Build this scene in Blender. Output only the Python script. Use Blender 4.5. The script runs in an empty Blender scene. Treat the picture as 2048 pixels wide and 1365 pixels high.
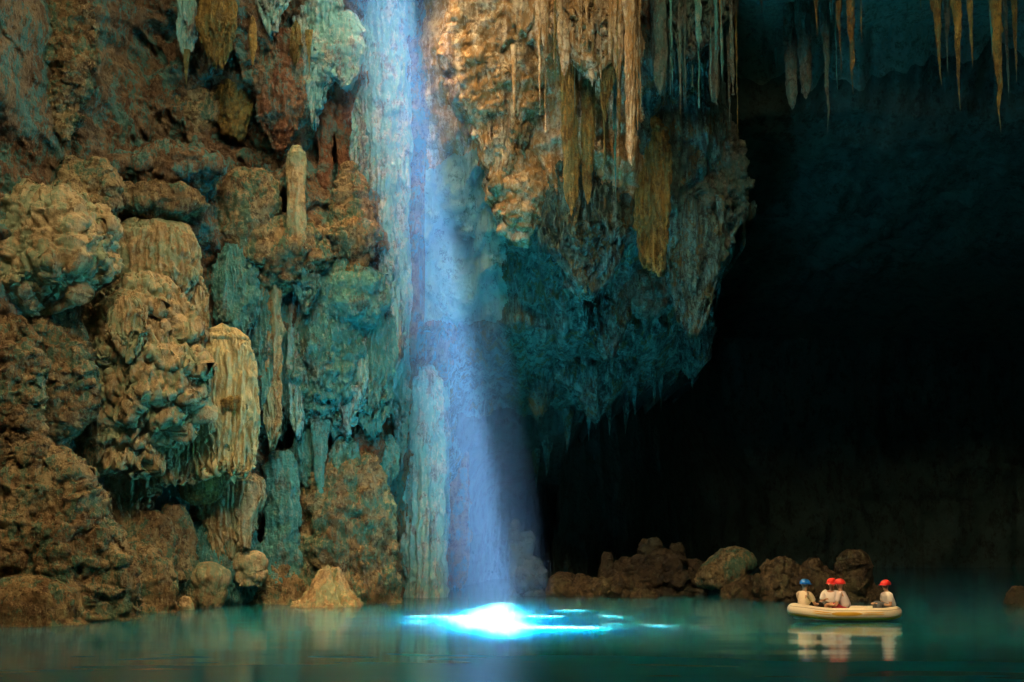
import bpy, math, random
import numpy as np
from mathutils import Vector
C = bpy.context.scene.collection
sc = bpy.context.scene

# ------------------------------------------------------------------ camera
FPX = 2844.0; PITCH = math.radians(7.0); CAMZ = 2.8
cam = bpy.data.objects.new('camera', bpy.data.cameras.new('camera')); C.objects.link(cam)
cam.location = (0, 0, CAMZ); cam.rotation_euler = (math.radians(90) + PITCH, 0, 0)
cam.data.sensor_width = 36; cam.data.lens = FPX / 2048 * 36
cam.data.clip_start = .1; cam.data.clip_end = 400
sc.camera = cam
cp, sp = math.cos(PITCH), math.sin(PITCH)
def at(u, v, Y):
    """world point at depth Y (metres in front of the camera) for a photo pixel"""
    dy = cp * FPX - sp * (682.5 - v); dz = sp * FPX + cp * (682.5 - v)
    return np.array([(u - 1024) / dy * Y, Y, CAMZ + dz / dy * Y])
def ppm(v, Y): return (cp * FPX - sp * (682.5 - v)) / Y
def shoreY(v):
    dy = cp * FPX - sp * (682.5 - v); dz = sp * FPX + cp * (682.5 - v)
    return -CAMZ * dy / dz
def uv_of(x, y, z):
    f = y * cp + (z - CAMZ) * sp; up = -y * sp + (z - CAMZ) * cp
    return 1024 + x / f * FPX, 682.5 - up / f * FPX

# ------------------------------------------------------------------ world, sun, exposure
SUNT = 0.172
w = bpy.data.worlds.new('World'); sc.world = w; w.use_nodes = True
nt = w.node_tree; bg = nt.nodes['Background']
sky = nt.nodes.new('ShaderNodeTexSky'); sky.sky_type = 'NISHITA'; sky.sun_disc = False
sky.sun_elevation = math.radians(80.2); sky.sun_rotation = math.radians(270); sky.dust_density = 4
mul = nt.nodes.new('ShaderNodeMix'); mul.data_type = 'RGBA'; mul.blend_type = 'MULTIPLY'; mul.inputs[0].default_value = 1
mul.inputs[7].default_value = (1.0, .60, .23, 1)
nt.links.new(sky.outputs[0], mul.inputs[6]); nt.links.new(mul.outputs[2], bg.inputs[0])
bg.inputs[1].default_value = .12
sl = bpy.data.lights.new('sun', 'SUN'); sl.energy = 5; sl.angle = math.radians(1.5); sl.color = (1, .95, .86)
so = bpy.data.objects.new('sun', sl); C.objects.link(so); so.rotation_euler = (0, -math.atan(SUNT), 0); so.location = (-8, 43, 60)
# unseen roof opening, added to let sky light onto the walls: x0,x1,y0,y1 at roof height
GAP = (-14, 10, 1, 15, 37.0)
pl = bpy.data.lights.new('added_roof_opening', 'AREA'); pl.shape = 'RECTANGLE'; pl.size = GAP[1] - GAP[0]; pl.size_y = GAP[3] - GAP[2]
pl.cycles.is_portal = True
po = bpy.data.objects.new('added_roof_opening', pl); C.objects.link(po)
po.location = ((GAP[0] + GAP[1]) / 2, (GAP[2] + GAP[3]) / 2, GAP[4] - .3)
sc.view_settings.view_transform = 'Standard'; sc.view_settings.look = 'None'
sc.view_settings.exposure = 6.4; sc.view_settings.gamma = 1
cy = sc.cycles
cy.max_bounces = 8; cy.diffuse_bounces = 4; cy.glossy_bounces = 3; cy.volume_bounces = 0; cy.transmission_bounces = 2
cy.caustics_reflective = False; cy.caustics_refractive = False
cy.sample_clamp_indirect = 0; cy.use_denoising = True
cy.use_adaptive_sampling = False

# ------------------------------------------------------------------ numpy noise
def _hash(ix, iy, iz, seed):
    h = (ix.astype(np.int64) * 374761393 + iy.astype(np.int64) * 668265263 + iz.astype(np.int64) * 2147483647 + seed * 1274126177) & 0xffffffff
    h = ((h ^ (h >> 13)) * 1274126177) & 0xffffffff
    h = ((h ^ (h >> 16)) * 2246822519) & 0xffffffff
    return (h ^ (h >> 15)) & 0xffffffff
def perlin(x, y, z, seed=0):
    xi, yi, zi = np.floor(x), np.floor(y), np.floor(z)
    fx, fy, fz = x - xi, y - yi, z - zi
    ux, uy, uz = [f * f * f * (f * (f * 6 - 15) + 10) for f in (fx, fy, fz)]
    def g(dx, dy, dz):
        h = _hash(xi + dx, yi + dy, zi + dz, seed)
        a = (h & 1023) / 1024. * 2 * math.pi; c = ((h >> 10) & 1023) / 512. - 1; s = np.sqrt(np.maximum(0, 1 - c * c))
        return np.cos(a) * s * (fx - dx) + np.sin(a) * s * (fy - dy) + c * (fz - dz)
    l = lambda a, b, t: a + (b - a) * t
    return 1.5 * l(l(l(g(0,0,0), g(1,0,0), ux), l(g(0,1,0), g(1,1,0), ux), uy),
             l(l(g(0,0,1), g(1,0,1), ux), l(g(0,1,1), g(1,1,1), ux), uy), uz)
def fbm(x, y, z, f=1., o=4, seed=0, g=.5, ridge=False):
    r = 0; a = 1.; s = 0
    for i in range(o):
        n = perlin(x * f, y * f, z * f, seed + i * 17)
        if ridge: n = 1 - 2 * np.abs(n)
        r = r + a * n; s += a; a *= g; f *= 2.03
    return r / s
def cells(x, y, z, f=1., seed=0):
    """0..1 hemispherical knobs (popcorn) from the nearest of scattered centres"""
    x, y, z = x * f, y * f, z * f
    xi, yi, zi = np.floor(x), np.floor(y), np.floor(z); best = np.full(np.shape(x), 9.)
    for dx in (-1, 0, 1):
        for dy in (-1, 0, 1):
            for dz in (-1, 0, 1):
                h = _hash(xi + dx, yi + dy, zi + dz, seed)
                px = xi + dx + (h & 1023) / 1024.; py = yi + dy + ((h >> 10) & 1023) / 1024.; pz = zi + dz + ((h >> 20) & 1023) / 1024.
                best = np.minimum(best, (x - px) ** 2 + (y - py) ** 2 + (z - pz) ** 2)
    return np.sqrt(np.maximum(0, 1 - best / .85))
def sst(a, b, x):
    t = np.clip((x - a) / (b - a), 0, 1); return t * t * (3 - 2 * t)

# ------------------------------------------------------------------ mesh helpers
def raw_mesh(name, V, F, mat, parent=None, smooth=True):
    me = bpy.data.meshes.new(name)
    V = np.asarray(V, dtype=np.float32).reshape(-1, 3); F = np.asarray(F, dtype=np.int32)
    n = F.shape[1]
    me.vertices.add(len(V)); me.vertices.foreach_set('co', V.ravel())
    me.loops.add(F.size); me.loops.foreach_set('vertex_index', F.ravel())
    me.polygons.add(len(F)); me.polygons.foreach_set('loop_start', np.arange(len(F), dtype=np.int32) * n)
    me.update(calc_edges=True); me.validate()
    if smooth: me.polygons.foreach_set('use_smooth', np.ones(len(me.polygons), dtype=bool))
    me.materials.append(mat)
    o = bpy.data.objects.new(name, me); C.objects.link(o)
    if parent: o.parent = parent
    return o
def grid_faces(nr, nc, wrap=False):
    i = np.arange(nr - 1)[:, None] * nc; j = np.arange(nc if wrap else nc - 1)[None, :]; k = (j + 1) % nc
    return np.stack([i + j, i + nc + j, i + nc + k, i + k], -1).reshape(-1, 4)
def tag(o, label=None, cat=None, group=None, kind=None):
    if label: o['label'] = label
    if cat: o['category'] = cat
    if group: o['group'] = group
    if kind: o['kind'] = kind
    return o
def empty(name, loc, rz=0, **k):
    o = bpy.data.objects.new(name, None); C.objects.link(o); o.location = loc; o.rotation_euler = (0, 0, rz); return tag(o, **k)

# ------------------------------------------------------------------ materials
def mat(name, col, rough=.6, **kw):
    m = bpy.data.materials.new(name); m.use_nodes = True; b = m.node_tree.nodes['Principled BSDF']
    b.inputs['Base Color'].default_value = (*col, 1); b.inputs['Roughness'].default_value = rough
    for k, v in kw.items(): b.inputs[k].default_value = v
    return m
def rock(name, light, mid, dark, stain_glow, amt=.45, streak=.5, rough=.75, bump=.9, fine=1.0, lum=.76):
    """layered limestone: big patches, vertical drip streaks, crusty speckle, mineral patches, with blue-green pool light painted in"""
    m = bpy.data.materials.new(name); m.use_nodes = True; t = m.node_tree; N = t.nodes; L = t.links.new
    b = N['Principled BSDF']; geo = N.new('ShaderNodeNewGeometry')
    def noise(scale, det, xyz=(1, 1, 1), rgh=.6, dist=0., off=0):
        mp = N.new('ShaderNodeMapping'); mp.inputs[3].default_value = xyz; mp.inputs[1].default_value = (off, off * 1.7, off * .6)
        L(geo.outputs['Position'], mp.inputs[0])
        n = N.new('ShaderNodeTexNoise'); n.inputs['Scale'].default_value = scale; n.inputs['Detail'].default_value = det
        n.inputs['Roughness'].default_value = rgh; n.inputs['Distortion'].default_value = dist
        L(mp.outputs[0], n.inputs[0]); return n.outputs[0]
    def ramp(v, a, c):
        r = N.new('ShaderNodeMapRange'); r.interpolation_type = 'SMOOTHSTEP'; r.inputs[1].default_value = a; r.inputs[2].default_value = c
        L(v, r.inputs[0]); return r.outputs[0]
    def mix(f, a, c, mode='MIX'):
        x = N.new('ShaderNodeMix'); x.data_type = 'RGBA'; x.blend_type = mode
        for s, v in ((0, f), (6, a), (7, c)):
            if isinstance(v, bpy.types.NodeSocket): L(v, x.inputs[s])
            else: x.inputs[s].default_value = v if s == 0 else (*[q * lum for q in v], 1)
        return x.outputs[2]
    def scl(v, k):
        x = N.new('ShaderNodeMath'); x.operation = 'MULTIPLY'; L(v, x.inputs[0]); x.inputs[1].default_value = k; return x.outputs[0]
    c = mix(ramp(noise(.45, 4, rgh=.65), .4, .6), mid, light)
    c = mix(scl(ramp(noise(1.1, 4, (2.6, 2.6, .22), .6, 0, 3), .46, .62), streak), c, dark)
    c = mix(scl(ramp(noise(3.2, 5, rgh=.8, off=9), .47, .61), .78), c, dark)
    s1 = ramp(noise(1.5, 6, (1.2, 1.2, .7), .74, 0, 17), .52 - amt * .16, .6 - amt * .16)
    c = mix(scl(s1, .85), c, stain_glow)
    c = mix(scl(ramp(noise(5.5, 4, (1.6, 1.6, .6), .75, 0, 5), .5, .68), .8), c, light)
    L(c, b.inputs['Base Color']); b.inputs['Roughness'].default_value = rough; b.inputs['Specular IOR Level'].default_value = .35
    vo = N.new('ShaderNodeTexVoronoi'); vo.feature = 'F1'; vo.inputs['Scale'].default_value = 5.5 * fine
    L(geo.outputs['Position'], vo.inputs['Vector'])
    bv = N.new('ShaderNodeBump'); bv.invert = True; bv.inputs['Strength'].default_value = bump * .8; bv.inputs['Distance'].default_value = .1; L(vo.outputs['Distance'], bv.inputs['Height'])
    n1 = noise(5 * fine, 5, (1, 1, .8), .75, 0, 2); n2 = noise(9 * fine, 2, (1.5, 1.5, .1), .6, 0, 7)
    bp = N.new('ShaderNodeBump'); bp.inputs['Strength'].default_value = bump; bp.inputs['Distance'].default_value = .42; L(n1, bp.inputs['Height']); L(bv.outputs[0], bp.inputs['Normal'])
    b2 = N.new('ShaderNodeBump'); b2.inputs['Strength'].default_value = bump * .7 * streak * 1.6; b2.inputs['Distance'].default_value = .06; L(n2, b2.inputs['Height'])
    L(bp.outputs[0], b2.inputs['Normal']); L(b2.outputs[0], b.inputs['Normal'])
    return m
TEAL = (.10, .36, .33); TEAL2 = (.12, .30, .20)  # teal of the pool's bounce light, put into the rock colour
M = {}
M['wall'] = rock('cave_wall_rock', (.42, .31, .18), (.27, .165, .09), (.10, .055, .03), TEAL, .2, .5)
M['brown'] = rock('brown_limestone', (.66, .53, .28), (.38, .25, .115), (.09, .045, .02), TEAL2, .2, .3)
M['tan'] = rock('tan_flowstone', (.62, .50, .28), (.46, .34, .17), (.20, .13, .06), (.26, .36, .22), .3, .45, bump=.35)
M['pale'] = rock('pale_yellow_flowstone', (.80, .68, .36), (.62, .52, .26), (.34, .27, .12), (.40, .48, .30), .1, .5, bump=.25)
M['aqua'] = rock('aqua_glow_painted_rock', (.36, .74, .70), (.22, .62, .60), (.08, .22, .20), (.30, .66, .62), .5, .4)  # pool-lit wall patch, its light painted as rock colour
M['teal'] = rock('glow_painted_flowstone', (.44, .58, .46), (.20, .44, .38), (.07, .11, .08), (.12, .52, .48), .7, .6)  # turquoise pool light mixed into the flowstone colour
M['col'] = rock('column_flowstone', (.58, .62, .54), (.32, .42, .38), (.13, .13, .12), (.20, .52, .50), .6, .7, bump=.35)  # part of the bluish pool light sits in this colour
M['cream'] = rock('cream_stalactite', (.84, .74, .54), (.70, .54, .32), (.22, .14, .07), (.45, .26, .09), .35, .8, bump=.4)
M['yellow'] = rock('ochre_drip_stone', (.60, .42, .12), (.46, .30, .08), (.16, .11, .04), (.24, .28, .12), .3, .8)
M['orange'] = rock('orange_drip_stone', (.55, .30, .07), (.36, .20, .05), (.12, .07, .03), (.13, .20, .13), .25, .7)
M['grey'] = rock('grey_drip_stone', (.30, .34, .27), (.20, .21, .15), (.07, .07, .05), (.12, .26, .22), .4, .6)
M['red'] = rock('reddish_flowstone', (.46, .26, .14), (.34, .15, .08), (.14, .06, .03), (.16, .30, .26), .2, .5)
M['hang'] = rock('hanging_mass_rock', (.24, .48, .44), (.12, .29, .26), (.035, .05, .045), (.22, .18, .06), .0, .7)  # teal pool light and the dim lower face held in the colour
M['dark'] = rock('shade_painted_cavern_rock', (.07, .12, .11), (.035, .06, .055), (.014, .018, .016), (.06, .12, .11), .4, .4, bump=.35)  # darkness of the back cavern painted as near-black rock
M['ceil'] = rock('ceiling_rock', (.22, .30, .26), (.15, .22, .19), (.07, .08, .06), (.12, .26, .24), .0, .2, bump=.4)
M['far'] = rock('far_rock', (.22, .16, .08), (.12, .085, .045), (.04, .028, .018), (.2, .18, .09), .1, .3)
M['fardim'] = rock('shade_painted_bank_rock', (.13, .10, .055), (.08, .055, .03), (.03, .02, .015), (.1, .1, .06), .1, .3)  # darker copy of the far rock, shade put into its colour
M['ground'] = rock('shore_rock', (.2, .14, .08), (.14, .10, .06), (.07, .05, .03), (.2, .2, .1), .1, .1)

# ------------------------------------------------------------------ the cavern wall
def interp_map(us, vs, T, u, v):
    u = np.clip(u, us[0], us[-1]); v = np.clip(v, vs[0], vs[-1]); T = np.array(T, float)
    iu = np.clip(np.searchsorted(us, u) - 1, 0, len(us) - 2); iv = np.clip(np.searchsorted(vs, v) - 1, 0, len(vs) - 2)
    us = np.array(us, float); vs = np.array(vs, float)
    fu = (u - us[iu]) / (us[iu + 1] - us[iu]); fv = (v - vs[iv]) / (vs[iv + 1] - vs[iv])
    fu = fu * fu * (3 - 2 * fu) * .5 + fu * .5; fv = fv * fv * (3 - 2 * fv) * .5 + fv * .5
    return (T[iv, iu] * (1 - fu) + T[iv, iu + 1] * fu) * (1 - fv) + (T[iv + 1, iu] * (1 - fu) + T[iv + 1, iu + 1] * fu) * fv
US = [-500, 0, 180, 300, 450, 600, 720, 830, 900, 1000, 1100, 1250, 1400, 1500]
VS = [-60, 250, 450, 650, 850, 1000, 1250]
DT = [[30, 38.5, 42.6, 44.5, 44.6, 46.0, 47.5, 47.8, 46.6, 45.0, 44.2, 43.6, 45.5, 48],
      [30, 38.8, 43.2, 45.4, 46.0, 46.6, 47.6, 48.0, 47.6, 46.0, 45.6, 45.0, 46.5, 49],
      [30, 39.2, 42.0, 44.2, 45.6, 46.6, 47.4, 48.6, 49.8, 47.4, 46.6, 46.2, 48.0, 51],
      [30, 39.5, 42.2, 43.8, 45.2, 46.8, 47.6, 49.2, 50.4, 49.6, 49.6, 50.0, 53.0, 56],
      [30, 39.5, 42.6, 44.0, 45.4, 46.8, 47.8, 49.6, 53, 56, 56.0, 56.0, 58.0, 60],
      [30, 39.0, 42.8, 44.6, 46.2, 47.4, 48.2, 50.0, 55, 62, 64.0, 66.0, 68.0, 70],
      [30, 38.6, 42.0, 44.2, 45.6, 46.6, 48.6, 50.2, 56.0, 66, 68.0, 70.0, 72.0, 72]]
EDGE = [(-60, 1385), (60, 1400), (200, 1440), (430, 1490), (520, 1455), (600, 1415), (770, 1400), (800, 1330), (850, 1215), (900, 1140), (1000, 1075), (1250, 1060)]
def build_wall():
    xs = np.concatenate([np.arange(-24, -16.6, .12), np.arange(-16.6, 9.2, .042), np.arange(9.2, 44, .22)])
    zs = np.arange(-1.0, 21.8, .045)
    X, Z = np.meshgrid(xs, zs); D = np.full(X.shape, 45.)
    for _ in range(4):
        u, v = uv_of(X, D, Z); D = interp_map(US, VS, DT, u, v)
    u, v = uv_of(X, D, Z)
    n = lambda f, o=3, s=0, fz=1.: fbm(X, D * .3, Z * fz, f, o, s)
    # relief
    left = 1 - sst(560, 700, u)
    def ragged(H, A, sd, jf=1.):
        jag = .55 * fbm(wx * 1., X * 0 + sd, Z * 0, 1.6 * jf, 2, sd, .6, True) + .3 * fbm(X, X * 0 + sd, Z * .05, 5. * jf, 2, sd + 1, .6)
        q = (Z + H * .35 * jag + 0) / H + 1.6 * fbm(wx, X * 0 + sd, Z * .12, .45 * jf, 2, sd + 2); f = q - np.floor(q)
        return A * (1 - f) ** .8 * sst(0, .04, f)
    wx = X + .25 * n(.35, 2, 31)
    D = D - (ragged(3.4, .75, 201) + ragged(1.3, .28, 211, 1.6)) * (.45 + .55 * sst(350, 600, u)) * sst(-.35, .1, n(.15, 2, 221))
    D = D - .8 * n(.22, 3, 1) - .85 * fbm(X + .8 * n(.5, 2, 7), D * .3, Z * .8, .55, 3, 11, ridge=True) * (.5 + .5 * left)
    wx = X + .25 * n(.35, 2, 31)
    fl = fbm(wx, D * 0, Z * .07, 1.9, 3, 5, ridge=True)          # long flutes
    flm = sst(-.15, .25, n(.18, 2, 45)) * .6 + sst(600, 760, u) * .4
    D = D + (.42 * fl + .18 * fbm(wx + X * .3, D * 0, Z * .07, 4.2, 2, 25, ridge=True)) * flm
    pit = (cells(X + .35 * n(.8, 3, 51), D * .2, Z * 1.25 + .3 * n(.9, 3, 53), .5, 3) + .35 * cells(X + .2 * n(1.5, 2, 55), D * .2, Z * 1.2, 1.3, 13)) * (left * .85 + .15) * sst(-.35, .2, n(.25, 2, 61))
    D = D + 1.05 * pit
    D = D - (.3 + .3 * left) * fbm(X, D * .5, Z, 1.5, 6, 71, .64) - .17 * cells(X, D * .6, Z, 2.6, 5) * (1 - flm) - .07 * cells(X, D, Z, 6., 9) * (1 - flm)
    # broken edge of the hanging mass, then the dark cavern behind
    ev = np.array([e[0] for e in EDGE], float); eu = np.array([e[1] for e in EDGE], float)
    vt = v + 75 * fbm(X, X * 0, Z * .06, 1.5, 3, 181, .6, True) * sst(250, 600, v)
    ue = np.interp(vt, ev, eu) + 60 * fbm(X * 1.1, X * 0, Z * .25, .9, 4, 81) + 26 * fbm(X * 2.2, X * 0, Z * .12, 1.8, 2, 83, ridge=True)
    far = np.interp(u, [1000, 1250, 1600], [60, 66, 78]) + 3 * n(.12, 3, 91) - .8 * fbm(X, D * 0, Z * .2, .6, 3, 93, ridge=True)
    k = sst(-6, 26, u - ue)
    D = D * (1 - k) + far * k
    global WX, WZ, WD
    WX, WZ, WD = xs, zs, D
    V = np.stack([X, D, Z], -1)
    tag(raw_mesh('cave_wall', V, grid_faces(*X.shape)[:, ::-1], M['wall']), kind='structure')
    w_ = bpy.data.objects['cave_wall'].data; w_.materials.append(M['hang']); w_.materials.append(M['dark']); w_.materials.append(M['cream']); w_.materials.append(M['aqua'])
    nz = fbm(X, D * .3, Z, .6, 4, 301, .6)
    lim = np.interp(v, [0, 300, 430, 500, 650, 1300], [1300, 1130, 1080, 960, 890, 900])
    idx = (u + 90 * nz > lim).astype(int); idx[(v < 470 - .25 * (u - 1000) + 80 * nz) & (u > 850 + 30 * nz) & (u < 1290 + 60 * nz)] = 3; idx[(v > 330 + 60 * nz) & (v < 650 + 40 * nz) & (u > 850) & (u < 1015 + 50 * nz - .12 * (v - 500))] = 4; idx[(k > .3) | ((v > 830 + 60 * nz) & (u > 915 + 30 * nz))] = 2  # aqua, hang and dark regions paint pool light and shade onto the wall
    w_.polygons.foreach_set('material_index', idx[:-1, :-1].ravel().astype(np.int32)); return w_
build_wall()

# sun hole: centre line of the shaft of light
SPX, SPY = -.55, 39.6
def ceil_h(X, Y):
    Yn = Y + 1.1 * fbm(X, Y * .3, X * 0, .35, 4, 77, .6) * sst(44, 48, Y)
    h = np.interp(Yn, [-30, 17, 22, 36, 40, 50.0, 51.2, 60, 80, 100], [37, 37, 35.5, 25, 22.6, 20.5, 17.6, 15, 12.5, 11])
    return h + .5 * fbm(X, Y, X * 0, .25, 3, 7) * sst(22, 30, Y) + .9 * fbm(X, Y * .6, X * 0, .5, 5, 9, .6) * sst(51, 53, Y) - .5 * cells(X, Y * .5, X * 0, .7, 3) * sst(51, 53, Y) + .04 * fbm(X, Y, X * 0, .9, 3, 19)
def build_ceiling():
    xs = np.concatenate([np.arange(-36, -9, 1.), np.arange(-9, 6, .13), np.arange(6, 26, .16), np.arange(26, 46.1, 1.)])
    ys = np.concatenate([np.arange(-26, 36, 1.), np.arange(36, 64, .13), np.arange(64, 98, .8)])
    X, Y = np.meshgrid(xs, ys); H = ceil_h(X, Y)
    F = grid_faces(*X.shape)
    cx = X.ravel()[F].mean(1); cyy = Y.ravel()[F].mean(1); cz = H.ravel()[F].mean(1)
    gap = (cx > GAP[0]) & (cx < GAP[1]) & (cyy > GAP[2]) & (cyy < GAP[3])
    hx = (cx - (SPX - SUNT * cz)); hy = cyy - SPY
    hx = hx + .02 * hy; ang = np.arctan2(hy / 4.9, hx)
    r = np.hypot(hx / .86, hy / 5.0) * (1 + .22 * np.sin(ang * 3 + 1) + .12 * np.sin(ang * 7 + 2))
    hole = r < 1.0
    hole |= np.hypot((hx - 1.5) / 1.3, (hy + 3.0) / .38) < 1  # side slits, added to widen the sun patch on the water
    hole |= np.hypot((hx + .2) / 2.1, (hy - 1.0) / .3) < 1
    for qx, qy, qa, qb in ((3.1, -1.6, .16, .14), (4.3, -2.2, .2, .12), (2.4, 3.4, .3, .16), (3.4, 1.2, .14, .12), (-2.0, -1.0, .2, .16)): hole |= np.hypot((hx - qx) / qa, (hy - qy) / qb) < 1  # small extra roof holes, added for sun streaks on the water
    F = F[~(gap | hole)]
    far = (cyy > 50.6)[~(gap | hole)]; P = np.stack([X, Y, H], -1).reshape(-1, 3)
    for nm, f, mm in (('cave_ceiling', F[~far], 'ceil'), ('low_cave_ceiling', F[far], 'dark')):  # far part takes the dark rock, with shade in its colour
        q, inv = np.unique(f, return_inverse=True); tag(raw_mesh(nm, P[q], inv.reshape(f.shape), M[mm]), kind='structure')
build_ceiling()
def build_shell():
    x0, x1, y0, y1, z0, z1 = -35, 44, -25, 96, -9, 39
    V = [(x0,y0,z0),(x1,y0,z0),(x1,y1,z0),(x0,y1,z0),(x0,y0,z1),(x1,y0,z1),(x1,y1,z1),(x0,y1,z1)]
    F = [(0,1,5,4),(1,2,6,5),(2,3,7,6),(3,0,4,7),(0,3,2,1)]
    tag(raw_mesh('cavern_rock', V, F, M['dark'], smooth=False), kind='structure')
build_shell()
def build_sky_blocker():  # unseen ledge, added to keep sky light off the water
    xs = np.arange(-34.5, 43.6, 1.); ys = np.concatenate([np.arange(-24.5, 20, 1.), [20.5, 21, 21.5, 22]]); X, Y = np.meshgrid(xs, ys)
    n = fbm(X, Y, X * 0, .3, 4, 55); Yt = Y + .8 * n * sst(15, 22, Y)
    top = np.stack([X, Yt, 21.2 + .5 * n - 1.2 * sst(20.6, 22, Y)], -1); bot = np.stack([X, Yt, 18.8 + .5 * n + 1.1 * sst(20.6, 22, Y)], -1)
    V = np.concatenate([top, bot[::-1]], 0); V = np.concatenate([V, V[:1]], 0)
    tag(raw_mesh('sky_blocker_ledge', V, grid_faces(V.shape[0], V.shape[1]), M['ground']), kind='structure')
build_sky_blocker()
def build_shore():
    xs = np.arange(-34.5, 43.5, .5); ys = np.arange(-24.5, 22.5, .4); X, Y = np.meshgrid(xs, ys)
    Z = .28 + .2 * fbm(X, Y, X * 0, .3, 4, 3) - 3.2 * sst(18.5, 21.5, Y + 1.5 * fbm(X, X * 0, X * 0, .2, 3, 4))
    tag(raw_mesh('ground', np.stack([X, Y, Z], -1), grid_faces(*X.shape), M['ground']), kind='structure')
build_shore()

# ------------------------------------------------------------------ lake
def build_water():
    m = bpy.data.materials.new('lake_water'); m.use_nodes = True; t = m.node_tree; N = t.nodes; L = t.links.new
    N.remove(N['Principled BSDF'])
    ss = N.new('ShaderNodeSubsurfaceScattering'); ss.falloff = 'RANDOM_WALK'; ss.inputs['Color'].default_value = (.014, .15, .225, 1)
    ss.inputs['Scale'].default_value = 9; ss.inputs['Radius'].default_value = (.08, .8, 1.1)
    gl = N.new('ShaderNodeBsdfAnisotropic'); gl.inputs['Roughness'].default_value = .1; gl.inputs['Color'].default_value = (1, 1, 1, 1)
    fr = N.new('ShaderNodeFresnel'); fr.inputs['IOR'].default_value = 1.33
    mx = N.new('ShaderNodeMixShader'); L(fr.outputs[0], mx.inputs[0]); L(ss.outputs[0], mx.inputs[1]); L(gl.outputs[0], mx.inputs[2]); L(mx.outputs[0], N['Material Output'].inputs['Surface'])
    xs = np.concatenate([np.arange(-34.8, -20, 1.), np.arange(-20, 22, .22), np.arange(22, 43.9, 1.)]); xs[-1] = 43.8
    ys = np.concatenate([np.arange(-24.8, 22, 1.), np.arange(22, 54, .16), np.arange(54, 96, 1.)]); ys[-1] = 95.8
    X, Y = np.meshgrid(xs, ys)
    H = .022 * fbm(X * .3, Y, X * 0, .22, 2, 5) + .006 * fbm(X * .5, Y, X * 0, .8, 2, 8) + .012 * np.sin(np.hypot(X - 9.6, Y - 37) * 2.2) * np.exp(-np.hypot(X - 9.6, Y - 37) / 4)
    H = np.where((np.abs(X - 4.5) > 38.5) | (Y < -24) | (Y > 95), 0, H)
    nr, nc = X.shape; V = np.stack([X, Y, H], -1).reshape(-1, 3); F = grid_faces(nr, nc)[:, ::-1]
    j = np.arange(nc); i = np.arange(nr)
    ring = np.concatenate([j[:-1], i[:-1] * nc + nc - 1, (nr - 1) * nc + j[:0:-1], i[:0:-1] * nc]); B = V[ring].copy(); B[:, 2] = -8; n0 = len(V)
    k = np.arange(len(ring)); k2 = (k + 1) % len(ring); side = np.stack([ring[k], n0 + k, n0 + k2, ring[k2]], -1)
    V = np.vstack([V, B]); c0, c1, c2, c3 = n0, n0 + nc - 1, n0 + nc - 1 + nr - 1, n0 + 2 * (nc - 1) + nr - 1
    tag(raw_mesh('lake_water', V, np.vstack([F, side, [[c0, c3, c2, c1]]]), m), kind='structure')
build_water()

# mist that hangs in the shaft of light (lit only by the real sun)
def build_mist():
    m = bpy.data.materials.new('mist'); m.use_nodes = True; t = m.node_tree; t.nodes.remove(t.nodes['Principled BSDF'])
    v = t.nodes.new('ShaderNodeVolumePrincipled'); t.links.new(v.outputs[0], t.nodes['Material Output'].inputs['Volume'])
    v.inputs['Color'].default_value = (.19, .46, 1, 1); v.inputs['Density'].default_value = .002; v.inputs['Anisotropy'].default_value = 0
    n = 40; zs = [.03, 23.0]; V = []
    for z in zs:
        for k in range(n):
            a = k / n * 2 * math.pi; V.append((SPX - SUNT * z + 1.9 * math.cos(a), SPY + 5.2 * math.sin(a), z))
    me = bpy.data.meshes.new('mist'); me.from_pydata(V, [], [tuple(range(n))[::-1], tuple(range(n, 2 * n))] + [(k, (k + 1) % n, n + (k + 1) % n, n + k) for k in range(n)])
    me.materials.append(m); o = bpy.data.objects.new('mist', me); C.objects.link(o); tag(o, kind='stuff')
build_mist()

def wallY(u, v, du=0):
    Y = 45.
    for _ in range(6):
        x, _y, z = at(u, v, Y)
        j = int(np.clip(np.searchsorted(WX, x), 2, len(WX) - 3)); i = int(np.clip(np.searchsorted(WZ, z), 2, len(WZ) - 3))
        Y = .5 * Y + .5 * float(WD[max(0, i - 8):i + 8, max(0, j - 8):j + 8].mean())
    return Y

# ------------------------------------------------------------------ rock formations, each one a thing
PR = dict(
 dome=[(0,0),(.02,.42),(.07,.74),(.16,.92),(.3,1),(.6,1.05),(.85,1.0),(.95,.92),(1,.7)],
 column=[(0,.6),(.1,.9),(.3,1),(.55,.85),(.8,.98),(.93,.9),(1,.3)],
 pillar=[(0,0),(.02,.5),(.08,.8),(.2,.95),(.5,.9),(.8,1),(1,1.15)],
 boulder=[(0,0),(.03,.35),(.12,.66),(.3,.88),(.6,1),(1,1.06)],
 mush=[(0,0),(.04,.6),(.12,.95),(.25,1),(.4,.78),(.7,.66),(1,.4)],
 spike=[(0,1.15),(.15,.95),(.4,.72),(.65,.48),(.85,.24),(.96,.08),(1,0)],
 blunt=[(0,1.1),(.3,.92),(.6,.8),(.85,.66),(.94,.5),(1,0)],
 drape=[(0,.35),(.1,.7),(.25,.92),(.5,1),(.72,.9),(.9,.6),(1,.15)],
 bulb=[(0,.05),(.06,.45),(.2,.85),(.45,1),(.7,.8),(.88,.5),(1,.08)],
 knob=[(0,0),(.03,.35),(.12,.66),(.3,.9),(.6,1),(.85,.78),(1,.15)],
 cone=[(0,0),(.03,.2),(.25,.45),(.6,.75),(1,1.05)],
)
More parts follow.
